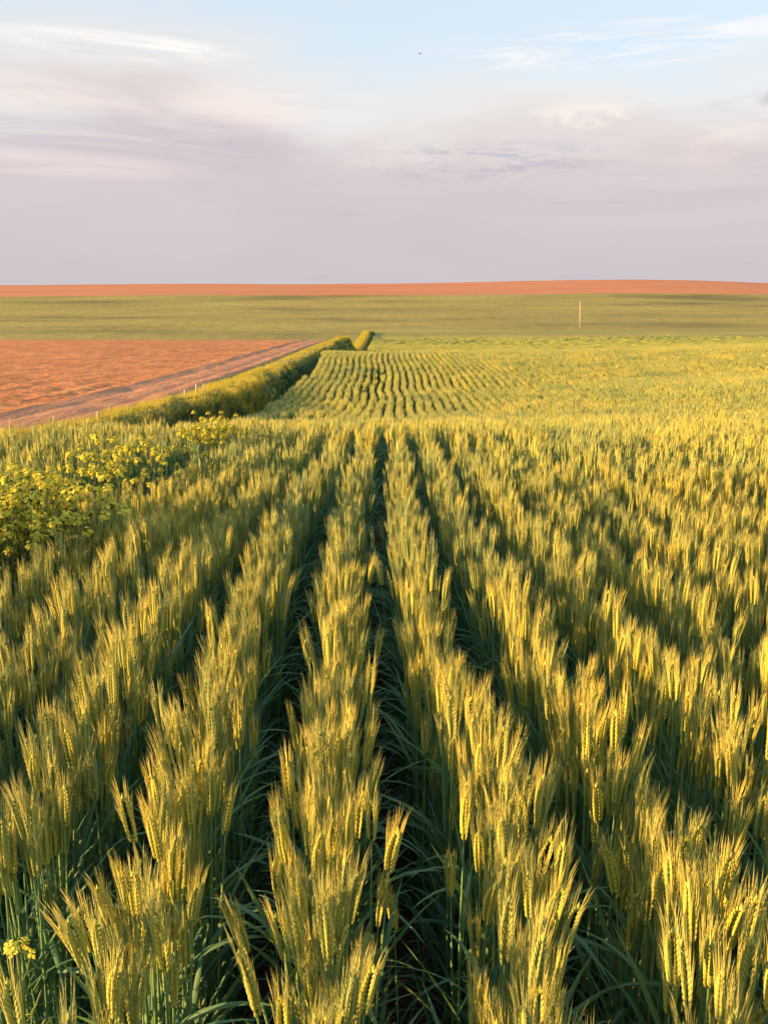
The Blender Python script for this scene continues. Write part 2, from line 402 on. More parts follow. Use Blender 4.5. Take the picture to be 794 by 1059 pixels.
# ------------------------------------------------------------------ scatter: ONE object that repeats its own seed meshes at its own points
def scatter(name, protos, mats, pts, idx, rot, scl, label, cat):
    nP = len(pts)
    V = [np.asarray(pts, np.float32).reshape(-1, 3)]; pr = [np.full(nP, -1, np.int32)]; tn = [np.zeros(nP, np.float32)]
    F = []; MI = []; b = nP
    for k, p in enumerate(protos):
        V.append(np.array(p.v, np.float32)); pr.append(np.full(len(p.v), k, np.int32)); tn.append(np.array(p.t, np.float32))
        F += [tuple(i + b for i in f) for f in p.f]; MI += p.m; b += len(p.v)
    V = np.concatenate(V)
    me = bpy.data.meshes.new(name); me.from_pydata(V.tolist(), [], F)
    for m in mats: me.materials.append(M[m])
    me.polygons.foreach_set('material_index', np.array(MI, np.int32))
    me.polygons.foreach_set('use_smooth', np.ones(len(F), bool))
    nV = len(V)
    def att(nm, typ, arr, key):
        a = me.attributes.new(nm, typ, 'POINT'); a.data.foreach_set(key, np.ascontiguousarray(arr).ravel())
    att('proto', 'INT', np.concatenate(pr), 'value'); att('tint', 'FLOAT', np.concatenate(tn), 'value')
    def pad(a, w, dt): z = np.zeros((nV,) + ((w,) if w > 1 else ()), dt); z[:nP] = a; return z
    att('pick', 'INT', pad(idx, 1, np.int32), 'value')
    att('spin', 'FLOAT_VECTOR', pad(rot, 3, np.float32), 'vector')
    att('size', 'FLOAT', pad(scl, 1, np.float32), 'value')
    o = bpy.data.objects.new(name, me); COL.objects.link(o)
    g = bpy.data.node_groups.new(name + '_nodes', 'GeometryNodeTree')
    g.interface.new_socket('Geometry', in_out='INPUT', socket_type='NodeSocketGeometry')
    g.interface.new_socket('Geometry', in_out='OUTPUT', socket_type='NodeSocketGeometry')
    N, L = g.nodes, g.links
    gi = N.new('NodeGroupInput'); go = N.new('NodeGroupOutput'); jn = N.new('GeometryNodeJoinGeometry')
    def named(nm, typ):
        n = N.new('GeometryNodeInputNamedAttribute'); n.data_type = typ; n.inputs['Name'].default_value = nm; return n.outputs['Attribute']
    a_pr, a_pick, a_spin, a_size = named('proto', 'INT'), named('pick', 'INT'), named('spin', 'FLOAT_VECTOR'), named('size', 'FLOAT')
    def eq(sock, v):
        c = N.new('FunctionNodeCompare'); c.data_type = 'INT'; c.operation = 'EQUAL'
        ins = [s for s in c.inputs if s.type == 'INT']; L.new(sock, ins[0]); ins[1].default_value = v
        return c.outputs[0]
    def sep(geom, sel, dom='POINT'):
        n = N.new('GeometryNodeSeparateGeometry'); n.domain = dom; L.new(geom, n.inputs['Geometry']); L.new(sel, n.inputs['Selection']); return n.outputs['Selection']
    mp = N.new('GeometryNodeMeshToPoints'); L.new(sep(gi.outputs[0], eq(a_pr, -1)), mp.inputs['Mesh'])
    er = N.new('FunctionNodeEulerToRotation'); L.new(a_spin, er.inputs[0])
    for k in range(len(protos)):
        ip = N.new('GeometryNodeInstanceOnPoints')
        L.new(mp.outputs[0], ip.inputs['Points']); L.new(eq(a_pick, k), ip.inputs['Selection'])
        L.new(sep(gi.outputs[0], eq(a_pr, k)), ip.inputs['Instance'])
        L.new(er.outputs[0], ip.inputs['Rotation']); L.new(a_size, ip.inputs['Scale'])
        L.new(ip.outputs[0], jn.inputs[0])
    L.new(jn.outputs[0], go.inputs[0])
    md = o.modifiers.new('repeat', 'NODES'); md.node_group = g
    tag(o, label, cat, kind='stuff')
    return o

# ------------------------------------------------------------------ layout of the crop rows
SP = 0.25
def row_shift(y):
    """all drill rows wander together"""
    y = np.asarray(y, float)
    return np.interp(y, [-1, 0.6, 0.9, 1.06, 1.31, 1.8, 3.0, 5.0, 8, 14, 200], [0.06, 0.05, 0.045, 0.045, 0.03, 0.0, -0.05, -0.02, 0.0, 0, 0]) \
        + sstep(10, 16, y) * 0.2 * vnoise(y / 3.1, 0 * y + 3.3, 77) + sstep(25, 40, y) * (0.3 * vnoise(y / 7.0, 0 * y + 1.3, 78) + 0.16 * vnoise(y / 3.4, 0 * y + 5.3, 79))

PATCHES = [(-1.56, 2.9, 0.42, 0.42), (-1.60, 4.7, 0.42, 0.75), (-1.42, 6.4, 0.24, 0.5)]      # x, y, half sizes of the mustard patches
def in_patch(x, y, k=1.0):
    r = np.zeros(np.shape(x), bool)
    for px, py, a, b in PATCHES: r |= ((x - px) / (a * k)) ** 2 + ((y - py) / (b * k)) ** 2 < 1
    return r

def in_view(x, y, z, m=30):
    u, v, dep = project(x, y, z)
    return dep > 0.2 and -m < u < 794 + m and v < 1059 + m

NEAR = 4.6
near = []                                     # (row, x, y, offset from the row's middle)
for k in range(-14, 20):
    y = 0.45
    while y < NEAR:
        y += random.expovariate(190.0)
        x0 = SP * k + 0.125 + float(row_shift(y)) + 0.03 * float(vnoise(np.array(y / 0.5), np.array(k * 7.7), 5))
        if x0 < -0.62 * y - 1.3 or x0 > 0.58 * y + 0.9: continue
        dens = 0.8 + 0.9 * float(vnoise(np.array(y / 0.22), np.array(k * 3.1 + 0.5), 11))
        if random.random() > dens + 0.35: continue
        dx = max(-0.055, min(0.052, random.gauss(0, 0.024)))
        x = x0 + dx
        if in_patch(np.array(x), np.array(y)) and random.random() < 0.93: continue
        if y < 0.62 and abs(x) > 0: 
            if random.random() < 0.3: continue
        if (x + 0.449) ** 2 + (y - 0.78) ** 2 < 0.012: continue
        near.append((k, x, y, dx))

def height_scale(k, y):
    return 1.0 + 0.10 * float(vnoise(np.array(y / 0.35), np.array(k * 5.3), 41)) + 0.05 * float(vnoise(np.array(y / 1.4), np.array(k * 1.3), 43)) - abs(random.gauss(0, 0.11)) + 0.03

stalks = []
for k, x, y, dx in near:
    s = height_scale(k, y)
    a = rnd(0, 2 * PI); ln = abs(random.gauss(0, 0.032))
    rx, ry = -math.sin(a) * ln, math.cos(a) * ln + dx * 0.7
    z = float(ground_z(x, y)) - 0.01
    ex_, ey_ = x + ry * 0.78, y - rx * 0.78
    stalks.append(dict(k=k, p=(x, y, z), r=(rx, ry, rnd(0, 2 * PI)), s=s, ear=(ex_, ey_, z + 0.8 * s)))
# nothing stands in the lens
stalks = [t for t in stalks if (Vector(t['ear']) - Vector((0, 0, CAM_Z))).length > 0.74]
for t in stalks:
    u, v, dep = project(*t['ear']); t['dep'] = dep
    if u < 62 and v > 890: t['drop'] = True
    t['seen'] = -6 < u < 800 and v < 1062
stalks = [t for t in stalks if 'drop' not in t]
order = sorted([t for t in stalks if t['seen']], key=lambda t: t['dep'])
N_SINGLE = 292
singles, rest = order[:N_SINGLE], order[N_SINGLE:] + [t for t in stalks if not t['seen']]

# ------------------------------------------------------------------ single wheat stalks: Empty > stem, leaf, ear > beard
wm = [M[q] for q in WM]
def make_stalk(parts):
    root = bpy.data.objects.new('wheat_stalk', None); root.empty_display_size = 0.05
    kids = []
    def part(nm, mb, parent):
        o = bpy.data.objects.new(nm, mb.mesh(nm, wm)); o.parent = parent; kids.append(o); return o
    part('stem', parts[0], root)
    for lf in parts[1]: part('leaf', lf, root)
    e = part('ear', parts[2], root)
    part('beard', parts[3], e)
    return root, kids
kinds = [make_stalk(wheat_parts(0)) for _ in range(10)]
def place_stalk(t, label, group):
    src, kids = kinds[t.get('v', random.randrange(len(kinds)))]
    r = src.copy(); COL.objects.link(r)
    new = {src: r}
    for c in kids:
        d = c.copy(); d.parent = new[c.parent]; new[c] = d; COL.objects.link(d)
    r.location = t['p']; r.rotation_euler = t['r']; r.scale = (t['s'],) * 3
    tag(r, label, 'wheat', group)
    return r
ORD = ['first', 'second', 'third', 'fourth', 'fifth', 'sixth', 'seventh', 'eighth']
for t in singles:
    k = t['k']
    side, i = ('left', -k - 1) if k < 0 else ('right', k)
    lab = f"bearded wheat stalk at the near end of the {ORD[min(i, 7)]} row {side} of the middle furrow"
    place_stalk(t, lab, f"near stalks of the {ORD[min(i, 7)]} wheat row {side} of the central furrow")
# stalks that stand apart from their rows
def lone(u, v, h, az, lean, label, s=None):
    """a stalk whose ear shows at photo pixel u, v with the ear h metres over the soil, leaning `lean` towards `az`"""
    best = None
    for i in range(400):
        y = 0.6 + i * 0.006
        dep = None
        z = float(ground_z(0, y)) + h
        uu, vv, dep = project(0, y, z)
        if best is None or abs(vv - v) < best[0]: best = (abs(vv - v), y, dep)
    y = best[1]; x = (u - CX) / FPX * best[2]
    rx, ry = -math.sin(az) * lean, math.cos(az) * lean
    fx, fy = x - math.cos(az) * lean * h, y - math.sin(az) * lean * h
    place_stalk(dict(p=(fx, fy, float(ground_z(fx, fy)) - 0.01), r=(rx, ry, 0.6), s=s or h / 0.78), label, None)
lone(112, 905, 0.80, PI * 0.96, 0.13, 'single golden wheat ear leaning out of its row over a dark furrow')
lone(432, 925, 0.66, 0.4, 0.05, 'short pale green wheat stalk standing alone in the shaded central furrow')
lone(262, 930, 0.73, PI, 0.14, 'wheat stalk leaning out from the foot of the central row over the furrow')

# ------------------------------------------------------------------ all the other wheat: ONE object
protos = [whole(0) for _ in range(12)]
nA = len(protos)
protos += [clump(1, 26, 0.31, 0.02) for _ in range(8)]; nB = len(protos)
protos += [clump(2, 40, 0.5, 0.021) for _ in range(10)]; nC = len(protos)
protos += [clump(2, 26, 0.66, 0.03, rows=3) for _ in range(5)]
P, I, R, S = [], [], [], []
for t in rest:
    P.append(t['p']); I.append(random.randrange(nA)); R.append(t['r']); S.append(t['s'])
def rows_at(y0, y1, step, lo, hi, xmin, prob):
    for k in range(-18, 150):
        for j in range(int((y1 - y0) / step)):
            y = y0 + (j + random.random() * 0.5) * step
            x = SP * k + 0.125 + float(row_shift(y)) + random.gauss(0, 0.01 if y < 13 else 0.005)
            if x < max(-0.56 * y - 1.2, xmin(y)) or x > 0.53 * y + 1.5: continue
            if in_patch(np.array(x), np.array(y)) and random.random() < 0.9: continue
            gap = float(vnoise(np.array(x / 0.6), np.array(y / 0.9), 51))
            if random.random() > prob(x, y) - max(0, gap - 0.40) * 2: continue
            z = float(ground_z(x, y)) - 0.01
            s = 1.0 + (0.10 if y < 13 else 0.05) * float(vnoise(np.array(y / 0.5), np.array(k * 5.3), 41)) + 0.06 * float(vnoise(np.array(x / 1.7), np.array(y / 1.7), 61)) + random.gauss(0, 0.02)
            P.append((x, y, z)); I.append(random.randrange(lo, hi)); S.append(s)
            R.append((random.gauss(0, 0.03), random.gauss(0, 0.022), (PI if random.random() < 0.5 else 0) + random.gauss(0, 0.06 if y < 13 else 0.025)))
def edge(y): return -3.3 if y < 9 else -2.85 - 0.12 * math.sin(y * 0.35)
def weedy(x, y):
    """thin, weedy ground seen as a dark patch in the far rows"""
    return 0.25 if ((x + 0.35) / 0.5) ** 2 + ((y - 26.5) / 4.0) ** 2 < 1 else (0.3 if ((x + 1.6) / 0.7) ** 2 + ((y - 15) / 1.8) ** 2 < 1 else 1.0)
rows_at(NEAR, 13.5, 0.22, nA, nB, edge, lambda x, y: 0.97 * weedy(x, y))
rows_at(13.5, 72, 0.27, nB, nC, edge, lambda x, y: 1.0 * weedy(x, y))
for y in np.arange(82, 200, 0.62):
    for x in np.arange(-2.0, 0.53 * y + 1, 0.75):
        xx, yy = x + random.gauss(0, 0.03) + float(row_shift(y)), y + rnd(-0.15, 0.15)
        if random.random() < 0.12 or y > 88 and random.random() < (y - 88) / 80: continue
        P.append((xx, yy, float(ground_z(xx, yy)) - 0.02)); I.append(random.randrange(nC, len(protos))); S.append(random.gauss(1, 0.07)); R.append((0, 0, PI * random.randrange(2) + random.gauss(0, 0.04)))
print('wheat points', len(P), 'near', len(rest))
scatter('wheat', protos, WM, P, np.array(I), np.array(R), np.array(S), 'ripening green and gold bearded wheat standing in long drilled rows', 'wheat')

# ------------------------------------------------------------------ furrow floor: straw litter and low leaves
def litter(n):
    m = MB()
    for _ in range(n):
        a = rnd(0, PI); l = rnd(0.02, 0.09); c = Vector((rnd(-0.12, 0.12), rnd(-0.12, 0.12), rnd(0.003, 0.02)))
        d = Vector((math.cos(a), math.sin(a), rnd(-0.15, 0.25))) * l
        m.tube([c - d, c, c + d], [0.0014, 0.0018, 0.0013], 4, 0, rnd(0, 1))
    return m
def low_leaves(n):
    m = MB()
    for _ in range(n):
        a = rnd(0, 2 * PI)
        m.blade((rnd(-0.07, 0.07), rnd(-0.1, 0.1), 0), a, rnd(0.14, 0.34), rnd(0.006, 0.012), rnd(0.6, 1.4), rnd(0.5, 2.2), 1, rnd(0, 1), n=6, twist=rnd(-1, 1))
    return m
lp = [litter(26) for _ in range(3)] + [low_leaves(6) for _ in range(4)]
P, I, R, S = [], [], [], []
for k in range(-12, 14):
    y = 0.7
    while y < 7:
        y += rnd(0.08, 0.16)
        x = SP * k + float(row_shift(y)) + random.gauss(0, 0.05)
        if abs(x) > 0.56 * y + 0.5: continue
        P.append((x, y, float(ground_z(x, y)))); I.append(random.randrange(3) if random.random() < 0.7 else random.randrange(3, 7)); R.append((0, 0, rnd(0, 6.28))); S.append(rnd(0.8, 1.25))
scatter('furrow_litter', lp, ['straw', 'weed'], P, np.array(I), np.array(R), np.array(S), 'broken straw and loose low leaves lying in the furrows', 'litter')

# ------------------------------------------------------------------ grass bank and its dark weeds
def tuft(n, h, w, mat, spread, leafy=0):
    m = MB()
    for _ in range(n):
        a = rnd(0, 2 * PI); r = spread * math.sqrt(random.random())
        m.blade((r * math.cos(a), r * math.sin(a), 0), rnd(0, 6.28), h * rnd(0.6, 1.1), w * rnd(0.7, 1.3), rnd(1.0, 1.5), rnd(0.1, 1.0), mat, rnd(0, 1), n=3, twist=rnd(-1, 1))
    for _ in range(leafy):
        a = rnd(0, 2 * PI); r = spread * math.sqrt(random.random()); z = h * rnd(0.15, 0.95)
        m.blade((r * math.cos(a), r * math.sin(a), z), rnd(0, 6.28), rnd(0.035, 0.065), rnd(0.012, 0.022), rnd(-0.2, 1.1), rnd(0.2, 1.0), 1, rnd(0, 1), n=2)
    return m
bp = [tuft(38, 0.5, 0.010, 0, 0.14) for _ in range(4)] + [tuft(34, 0.46, 0.009, 1, 0.15, 150) for _ in range(4)] + [tuft(26, 0.22, 0.012, 1, 0.16, 14) for _ in range(3)]
P, I, R, S = [], [], [], []
def put(x, y, lo, hi, s):
    P.append((x, y, float(ground_z(x, y)) - 0.02)); I.append(random.randrange(lo, hi)); R.append((random.gauss(0, .08), random.gauss(0, .08), rnd(0, 6.28))); S.append(s)
for _ in range(9000):
    y = 7.5 * math.exp(random.random() * math.log(100 / 7.5)); x = rnd(-5.8, -3.75)
    if random.random() < 0.75 + float(fbm(np.array(x / 0.8), np.array(y / 1.3), 71)): put(x, y, 0, 4, rnd(0.6, 1.15) * (0.62 - 0.3 * float(sstep(13, 30, y))) * (0.6 + 0.6 * float(vnoise(np.array(x / 0.5), np.array(y / 1.1), 73)) + 0.25))
for _ in range(4200):                                   # taller leafy weeds along the crop side
    y = 7.0 * math.exp(random.random() * math.log(100 / 7.0)); x = random.gauss(-3.58, 0.2)
    put(x, y, 4, 8, 0.7 * rnd(0.45, 1.3) - 0.22 * float(sstep(14, 26, y)) + 0.3 * float(vnoise(np.array(y / 0.9), np.array(0.5), 72)))
for _ in range(1500):                                   # tall grass standing over the weeds
    y = 7.0 * math.exp(random.random() * math.log(24 / 7.0)); put(random.gauss(-3.75, 0.2), y, 0, 4, rnd(0.35, 0.85))
for _ in range(2600):                                   # low growth in the gap beside the crop
    y = 11 * math.exp(random.random() * math.log(100 / 11)); x = rnd(-3.6, -2.75)
    put(x, y, 8, 11, rnd(0.7, 1.3))
for _ in range(2600):                                   # the same bank beyond the rise
    y = rnd(86, 205); x = rnd(-5.4, -3.2); put(x, y, 0, 4, rnd(0.8, 1.3))
for _ in range(1100):
    y = rnd(86, 205); x = random.gauss(-2.9, 0.25); put(x, y, 4, 8, rnd(0.6, 1.2))
for px, py, a, b in PATCHES:                            # dark weeds under the mustard
    for _ in range(int((60, 110, 40)[PATCHES.index((px, py, a, b))] * a * b / 0.25)):
        t, q = rnd(0, 6.28), math.sqrt(random.random()); put(px + a * q * math.cos(t), py + b * q * math.sin(t), 4, 8, rnd(0.8, 1.3))
for _ in range(26):
    t, q = rnd(0, 6.28), math.sqrt(random.random()); put(-0.35 + 0.5 * q * math.cos(t), 26.5 + 3.5 * q * math.sin(t), 8, 11, rnd(0.8, 1.3))
scatter('bank_grass', bp, ['grass', 'weed'], P, np.array(I), np.array(R), np.array(S), 'yellow green grass and dark leafy weeds on the bank beside the dirt road', 'grass')

# ------------------------------------------------------------------ mustard plants: Empty > stem, leaf, flower_head
def flower(m, c, d, r, tint):
    a = d.cross(Vector((0.2, 0.4, 0.9))).normalized(); b = d.cross(a)
    for q in range(4):
        t = q * PI / 2 + 0.3
        e = a * math.cos(t) + b * math.sin(t); f = a * -math.sin(t) + b * math.cos(t)
        m.add([c, c + e * r * 0.6 + f * r * 0.38 + d * r * 0.2, c + e * r + d * r * 0.12, c + e * r * 0.6 - f * r * 0.38 + d * r * 0.2], [(0, 1, 2, 3)], 1, tint)
    m.tube([c - d * r * 0.3, c + d * r * 0.3], [0.0012, 0.0014], 4, 1, tint)

def head(p, d, n, rad, fr):
    m = MB()
    for q in range(n):
        u = rnd(-0.5, 1); t = rnd(0, 2 * PI); s_ = math.sqrt(max(0, 1 - u * u))
        v = Vector((math.cos(t) * s_, math.sin(t) * s_, u))
        c = p + v * rad * rnd(0.7, 1.1)
        m.tube([p - d * rad * 0.6, c], [0.0007, 0.0006], 3, 0, 0.4, cap=False)
        flower(m, c, (v + d * 0.8).normalized(), fr * rnd(0.8, 1.15), rnd(0, 1))
    for q in range(max(4, n // 3)):                    # green buds on top
        c = p + d * rad * rnd(0.5, 1.0) + Vector((rnd(-1, 1), rnd(-1, 1), 0)) * rad * 0.35
        m.tube([c, c + d * 0.003, c + d * 0.006], [0.0008, 0.0018, 0], 5, 0, 0.8)
    return m

def mustard(h, branches, nfl, pods, leaves):
    root = bpy.data.objects.new('mustard_plant', None); root.empty_display_size = 0.05
    kids = []; mm = [M['mustard_green'], M['petal']]
    def part(nm, mb): o = bpy.data.objects.new(nm, mb.mesh(nm, mm)); o.parent = root; kids.append(o)
    st = MB(); ba = rnd(0, 6.28)
    def ax(t): return Vector((0.05 * math.sin(t * 2 + ba), 0.05 * math.cos(t * 2 + ba) , h * t)) - Vector((0.05 * math.sin(ba), 0.05 * math.cos(ba), 0))
    st.tube([ax(i / 8) for i in range(9)], [0.0042 - 0.0026 * i / 8 for i in range(9)], 6, 0, 0.3)
    ends = [(ax(1), (ax(1) - ax(0.9)).normalized())]
    for q in range(branches):
        t = rnd(0.45, 0.85); a = q * 2.4 + ba; d = Vector((math.cos(a), math.sin(a), 0))
        p0 = ax(t); l = (1.02 - t) * h * rnd(0.75, 1.1)
        pts = [p0 + d * l * 0.45 * math.sin(1.5 * i / 4) + Vector((0, 0, l * (i / 4) ** 1.15)) for i in range(5)]
        st.tube(pts, [0.0022, 0.002, 0.0017, 0.0014, 0.001], 5, 0, 0.5)
        ends.append((pts[-1], (pts[-1] - pts[-2]).normalized()))
    part('stem', st)
    for q in range(pods):                              # long thin seed pods held up along the stem
        pd = MB(); t = 0.55 + 0.4 * q / pods; a = q * 2.399; d = Vector((math.cos(a), math.sin(a), 0))
        p0 = ax(t); p1 = p0 + d * 0.014 + Vector((0, 0, 0.008)); ln = 0.05 * (1.15 - t * 0.6)
        e = (d * 0.55 + Vector((0, 0, 0.85))).normalized()
        pd.tube([p0, p1, p1 + e * ln * 0.15, p1 + e * ln * 0.8, p1 + e * ln], [0.0008, 0.0009, 0.0016, 0.0014, 0], 5, 0, 0.9)
        part('seed_pod', pd)
    for q in range(leaves):
        lf = MB(); t = 0.12 + 0.6 * q / max(1, leaves); a = q * 2.2 + 1
        lf.blade(ax(t), a, rnd(0.12, 0.2) * (1.2 - t), rnd(0.035, 0.055), rnd(0.5, 1.0), rnd(0.6, 1.6), 0, 0.1 + 0.2 * random.random(), n=6, fold=0.12)
        part('leaf', lf)
    for p, d in ends: part('flower_head', head(p, d, nfl, 0.019 if nfl > 16 else 0.016, 0.008))
    return root, kids
mk = [mustard(rnd(0.8, 0.88), 9, 26, 0, 8) for _ in range(5)]
def copy_plant(src, x, y, rz, s, label, group):
    root, kids = src
    r = root.copy(); COL.objects.link(r)
    for c in kids: d = c.copy(); d.parent = r; COL.objects.link(d)
    r.location = (x, y, float(ground_z(x, y)) - 0.01); r.rotation_euler = (random.gauss(0, 0.05), random.gauss(0, 0.05), rz); r.scale = (s,) * 3
    tag(r, label, 'mustard', group)
    return r
PL = [(42, 'tall yellow flowering mustard plant in the bright nearest clump by the left picture edge', 'mustard plants of the nearest clump'),
      (15, 'yellow flowering mustard plant in the sparser clump over dark weeds', 'mustard plants of the sparse clump over dark weeds'),
      (11, 'small yellow flowering mustard plant in the farthest clump between the wheat rows', 'mustard plants of the farthest clump')]
for (px, py, a, b), (n, lab, grp) in zip(PATCHES, PL):
    for _ in range(n):
        t, q = rnd(0, 6.28), math.sqrt(random.random()) * 0.95
        copy_plant(random.choice(mk), px + a * q * math.cos(t), py + b * q * math.sin(t), rnd(0, 6.28), (1.04, 1.0, 0.98)[PATCHES.index((px, py, a, b))] * rnd(0.92, 1.1), lab, grp)
one = mustard(0.80, 0, 12, 34, 2)
r = copy_plant(one, -0.44, 0.80, 0.0, 1.0, 'tall thin mustard stalk set with seed pods and one yellow flower head, nearest the camera', None)
hv = np.array([v.co for v in one[1][-1].data.vertices]).mean(0)          # its flower head
gz = float(ground_z(-0.46, 0.80)) - 0.01
sc1 = (0.71 - gz) / hv[2]
r.rotation_euler = (0, 0, 0); r.scale = (sc1,) * 3; r.location = (-0.458 - hv[0] * sc1, 0.80 - hv[1] * sc1, gz)

# ------------------------------------------------------------------ pole, stakes, bird
def solid(name, mb, mat, parent=None):
    me = mb.mesh(name, [mat]); o = bpy.data.objects.new(name, me); COL.objects.link(o); o.parent = parent; return o
yP = 250.0
xP = (599.5 - CX) / FPX * yP * 0.972
pole = bpy.data.objects.new('utility_pole', None); COL.objects.link(pole)
pole.rotation_euler = (0, math.radians(-3.4), 0); pole.location = (xP, yP, float(ground_z(xP, yP)) - 0.3)
m = MB(); m.tube([(0, 0, 0), (0, 0, 4), (0, 0, 8.1)], [0.10, 0.09, 0.08], 12, 0); solid('shaft', m, M['pole'], pole)
m = MB(); m.tube([(0, 0, 8.1), (0, 0, 8.16), (0, 0, 8.24)], [0.09, 0.09, 0.03], 12, 0); solid('cap', m, M['pole'], pole)
tag(pole, 'pale slender pole standing alone in the distant green field', 'pole')

STK = [(60, 0.34, 'squat weathered wooden stake at the roadside nearest the left edge'), (100, 0.42, 'weathered wooden stake by the dirt road, second from the left edge'),
       (160, 0.30, 'small weathered stake about midway along the line of roadside stakes'),
       (192, 0.40, 'weathered stake just left of the close pair of stakes on the bank'), (204, 0.46, 'taller stake of the close pair on the grass bank'), (211, 0.40, 'shorter stake of the close pair on the grass bank')]
for u, hh, lab in STK:
    x = -4.95; y = -x * FPX / (CX - u) * 1.02
    y = y * 0.985
    m = MB(); w = 0.017
    for z0, z1, q in ((0, hh - 0.1, w), ):
        m.add([(-q, -q, z0), (q, -q, z0), (q, q, z0), (-q, q, z0), (-q, -q, z1), (q, -q, z1), (q, q, z1), (-q, q, z1), (0, 0, z1 + 0.05)],
              [(0, 1, 5, 4), (1, 2, 6, 5), (2, 3, 7, 6), (3, 0, 4, 7), (4, 5, 8), (5, 6, 8), (6, 7, 8), (7, 4, 8), (3, 2, 1, 0)], 0)
    o = solid('wooden_stake', m, M['stake'])
    o.location = (x, y, float(ground_z(x, y)) - 0.05); o.rotation_euler = (rnd(-.05, .05), rnd(-.08, .08), rnd(0, 1))
    tag(o, lab, 'stake', 'wooden stakes along the road bank')

bird = bpy.data.objects.new('bird', None); COL.objects.link(bird)
yb = 70.0
el = math.atan((CY - 55.5) / FPX) - PITCH
bird.location = ((430 - CX) / FPX * yb, yb, CAM_Z + yb * math.tan(el)); bird.rotation_euler = (0, 0.1, 0.5)
m = MB(); m.tube([(0, -0.11, 0), (0, -0.06, 0.0), (0, 0.01, 0), (0, 0.07, 0.01), (0, 0.1, 0.012), (0, 0.125, 0.006)], [0.006, 0.022, 0.032, 0.022, 0.02, 0], 8, 0); solid('body', m, M['bird'], bird)
for s_ in (-1, 1):
    m = MB()
    m.add([(0.02 * s_, 0.04, 0.015), (0.1 * s_, 0.05, 0.05), (0.19 * s_, 0.0, 0.035), (0.1 * s_, -0.03, 0.045), (0.02 * s_, -0.05, 0.012),
           (0.02 * s_, 0.04, 0.007), (0.1 * s_, 0.05, 0.044), (0.1 * s_, -0.03, 0.04), (0.02 * s_, -0.05, 0.006)],
          [(0, 1, 3, 4), (1, 2, 3), (8, 7, 6, 5), (7, 2, 6), (0, 5, 6, 1), (1, 6, 2), (4, 3, 7, 8), (3, 2, 7)], 0)
    solid('wing', m, M['bird'], bird)
m = MB(); m.add([(-0.012, -0.1, 0.004), (0.012, -0.1, 0.004), (0.035, -0.18, 0), (-0.035, -0.18, 0), (-0.012, -0.1, -0.004), (0.012, -0.1, -0.004)],
                [(0, 1, 2, 3), (4, 3, 2, 5), (0, 3, 4), (1, 5, 2)], 0); solid('tail', m, M['bird'], bird)
tag(bird, 'tiny dark bird flying alone high in the sky', 'bird')

# ------------------------------------------------------------------ sun, sky and clouds
sun = bpy.data.lights.new('sun', 'SUN'); sun.energy = 5.0; sun.angle = math.radians(0.6); sun.color = (1.0, 0.56, 0.22)
so = bpy.data.objects.new('sun', sun); COL.objects.link(so)
so.rotation_euler = SUN_DIR.to_track_quat('Z', 'Y').to_euler()

w = bpy.data.worlds.new('World'); scene.world = w; w.use_nodes = True
nt = w.node_tree; N, L = nt.nodes, nt.links; N.clear()
out = N.new('ShaderNodeOutputWorld'); bg = N.new('ShaderNodeBackground')
sky = N.new('ShaderNodeTexSky'); sky.sky_type = 'NISHITA'; sky.sun_disc = False
sky.sun_elevation = SUN_EL
sky.sun_rotation = math.atan2(SUN_DIR.x, SUN_DIR.y)
sky.air_density = 1.0; sky.dust_density = 1.0; sky.ozone_density = 1.5
tc = N.new('ShaderNodeTexCoord')
sx = N.new('ShaderNodeSeparateXYZ'); L.new(tc.outputs['Generated'], sx.inputs[0])
def math_(op, a, b=None, c=None):
    n = N.new('ShaderNodeMath'); n.operation = op
    for i, v in enumerate((a, b, c)):
        if v is None: continue
        if isinstance(v, (int, float)): n.inputs[i].default_value = v
        else: L.new(v, n.inputs[i])
    return n.outputs[0]
def noise(scale3, sc, det, rough=0.55, off=(0, 0, 0), dist=0.0):
    mp = N.new('ShaderNodeMapping'); mp.inputs['Scale'].default_value = scale3; mp.inputs['Location'].default_value = off
    L.new(tc.outputs['Generated'], mp.inputs['Vector'])
    n = N.new('ShaderNodeTexNoise'); n.inputs['Scale'].default_value = sc; n.inputs['Detail'].default_value = det; n.inputs['Roughness'].default_value = rough
    n.inputs['Distortion'].default_value = dist
    L.new(mp.outputs[0], n.inputs['Vector']); return n.outputs['Fac']
def mixc(f, a, b):
    n = N.new('ShaderNodeMix'); n.data_type = 'RGBA'
    if isinstance(f, (int, float)): n.inputs['Factor'].default_value = f
    else: L.new(f, n.inputs['Factor'])
    for s_, v in (('A', a), ('B', b)):
        if isinstance(v, tuple): n.inputs[s_].default_value = (*v, 1)
        else: L.new(v, n.inputs[s_])
    return n.outputs['Result']
def smooth(v, a, b):
    n = N.new('ShaderNodeMapRange'); n.interpolation_type = 'SMOOTHSTEP'; n.inputs['From Min'].default_value = a; n.inputs['From Max'].default_value = b
    L.new(v, n.inputs['Value']); return n.outputs[0]
CLOUD = 0.475
def cl(r, g, b): return (r * CLOUD, g * CLOUD, b * CLOUD)
big = noise((1, 1, 3.6), 2.3, 6, 0.55, (0.4, 0.2, 0.3), 0.5)
elev = sx.outputs['Z']
e2 = math_('MULTIPLY_ADD', math_('SUBTRACT', big, 0.5), 0.28, elev)      # ragged height
cover = math_('SUBTRACT', 1.0, smooth(e2, 0.17, 0.34))
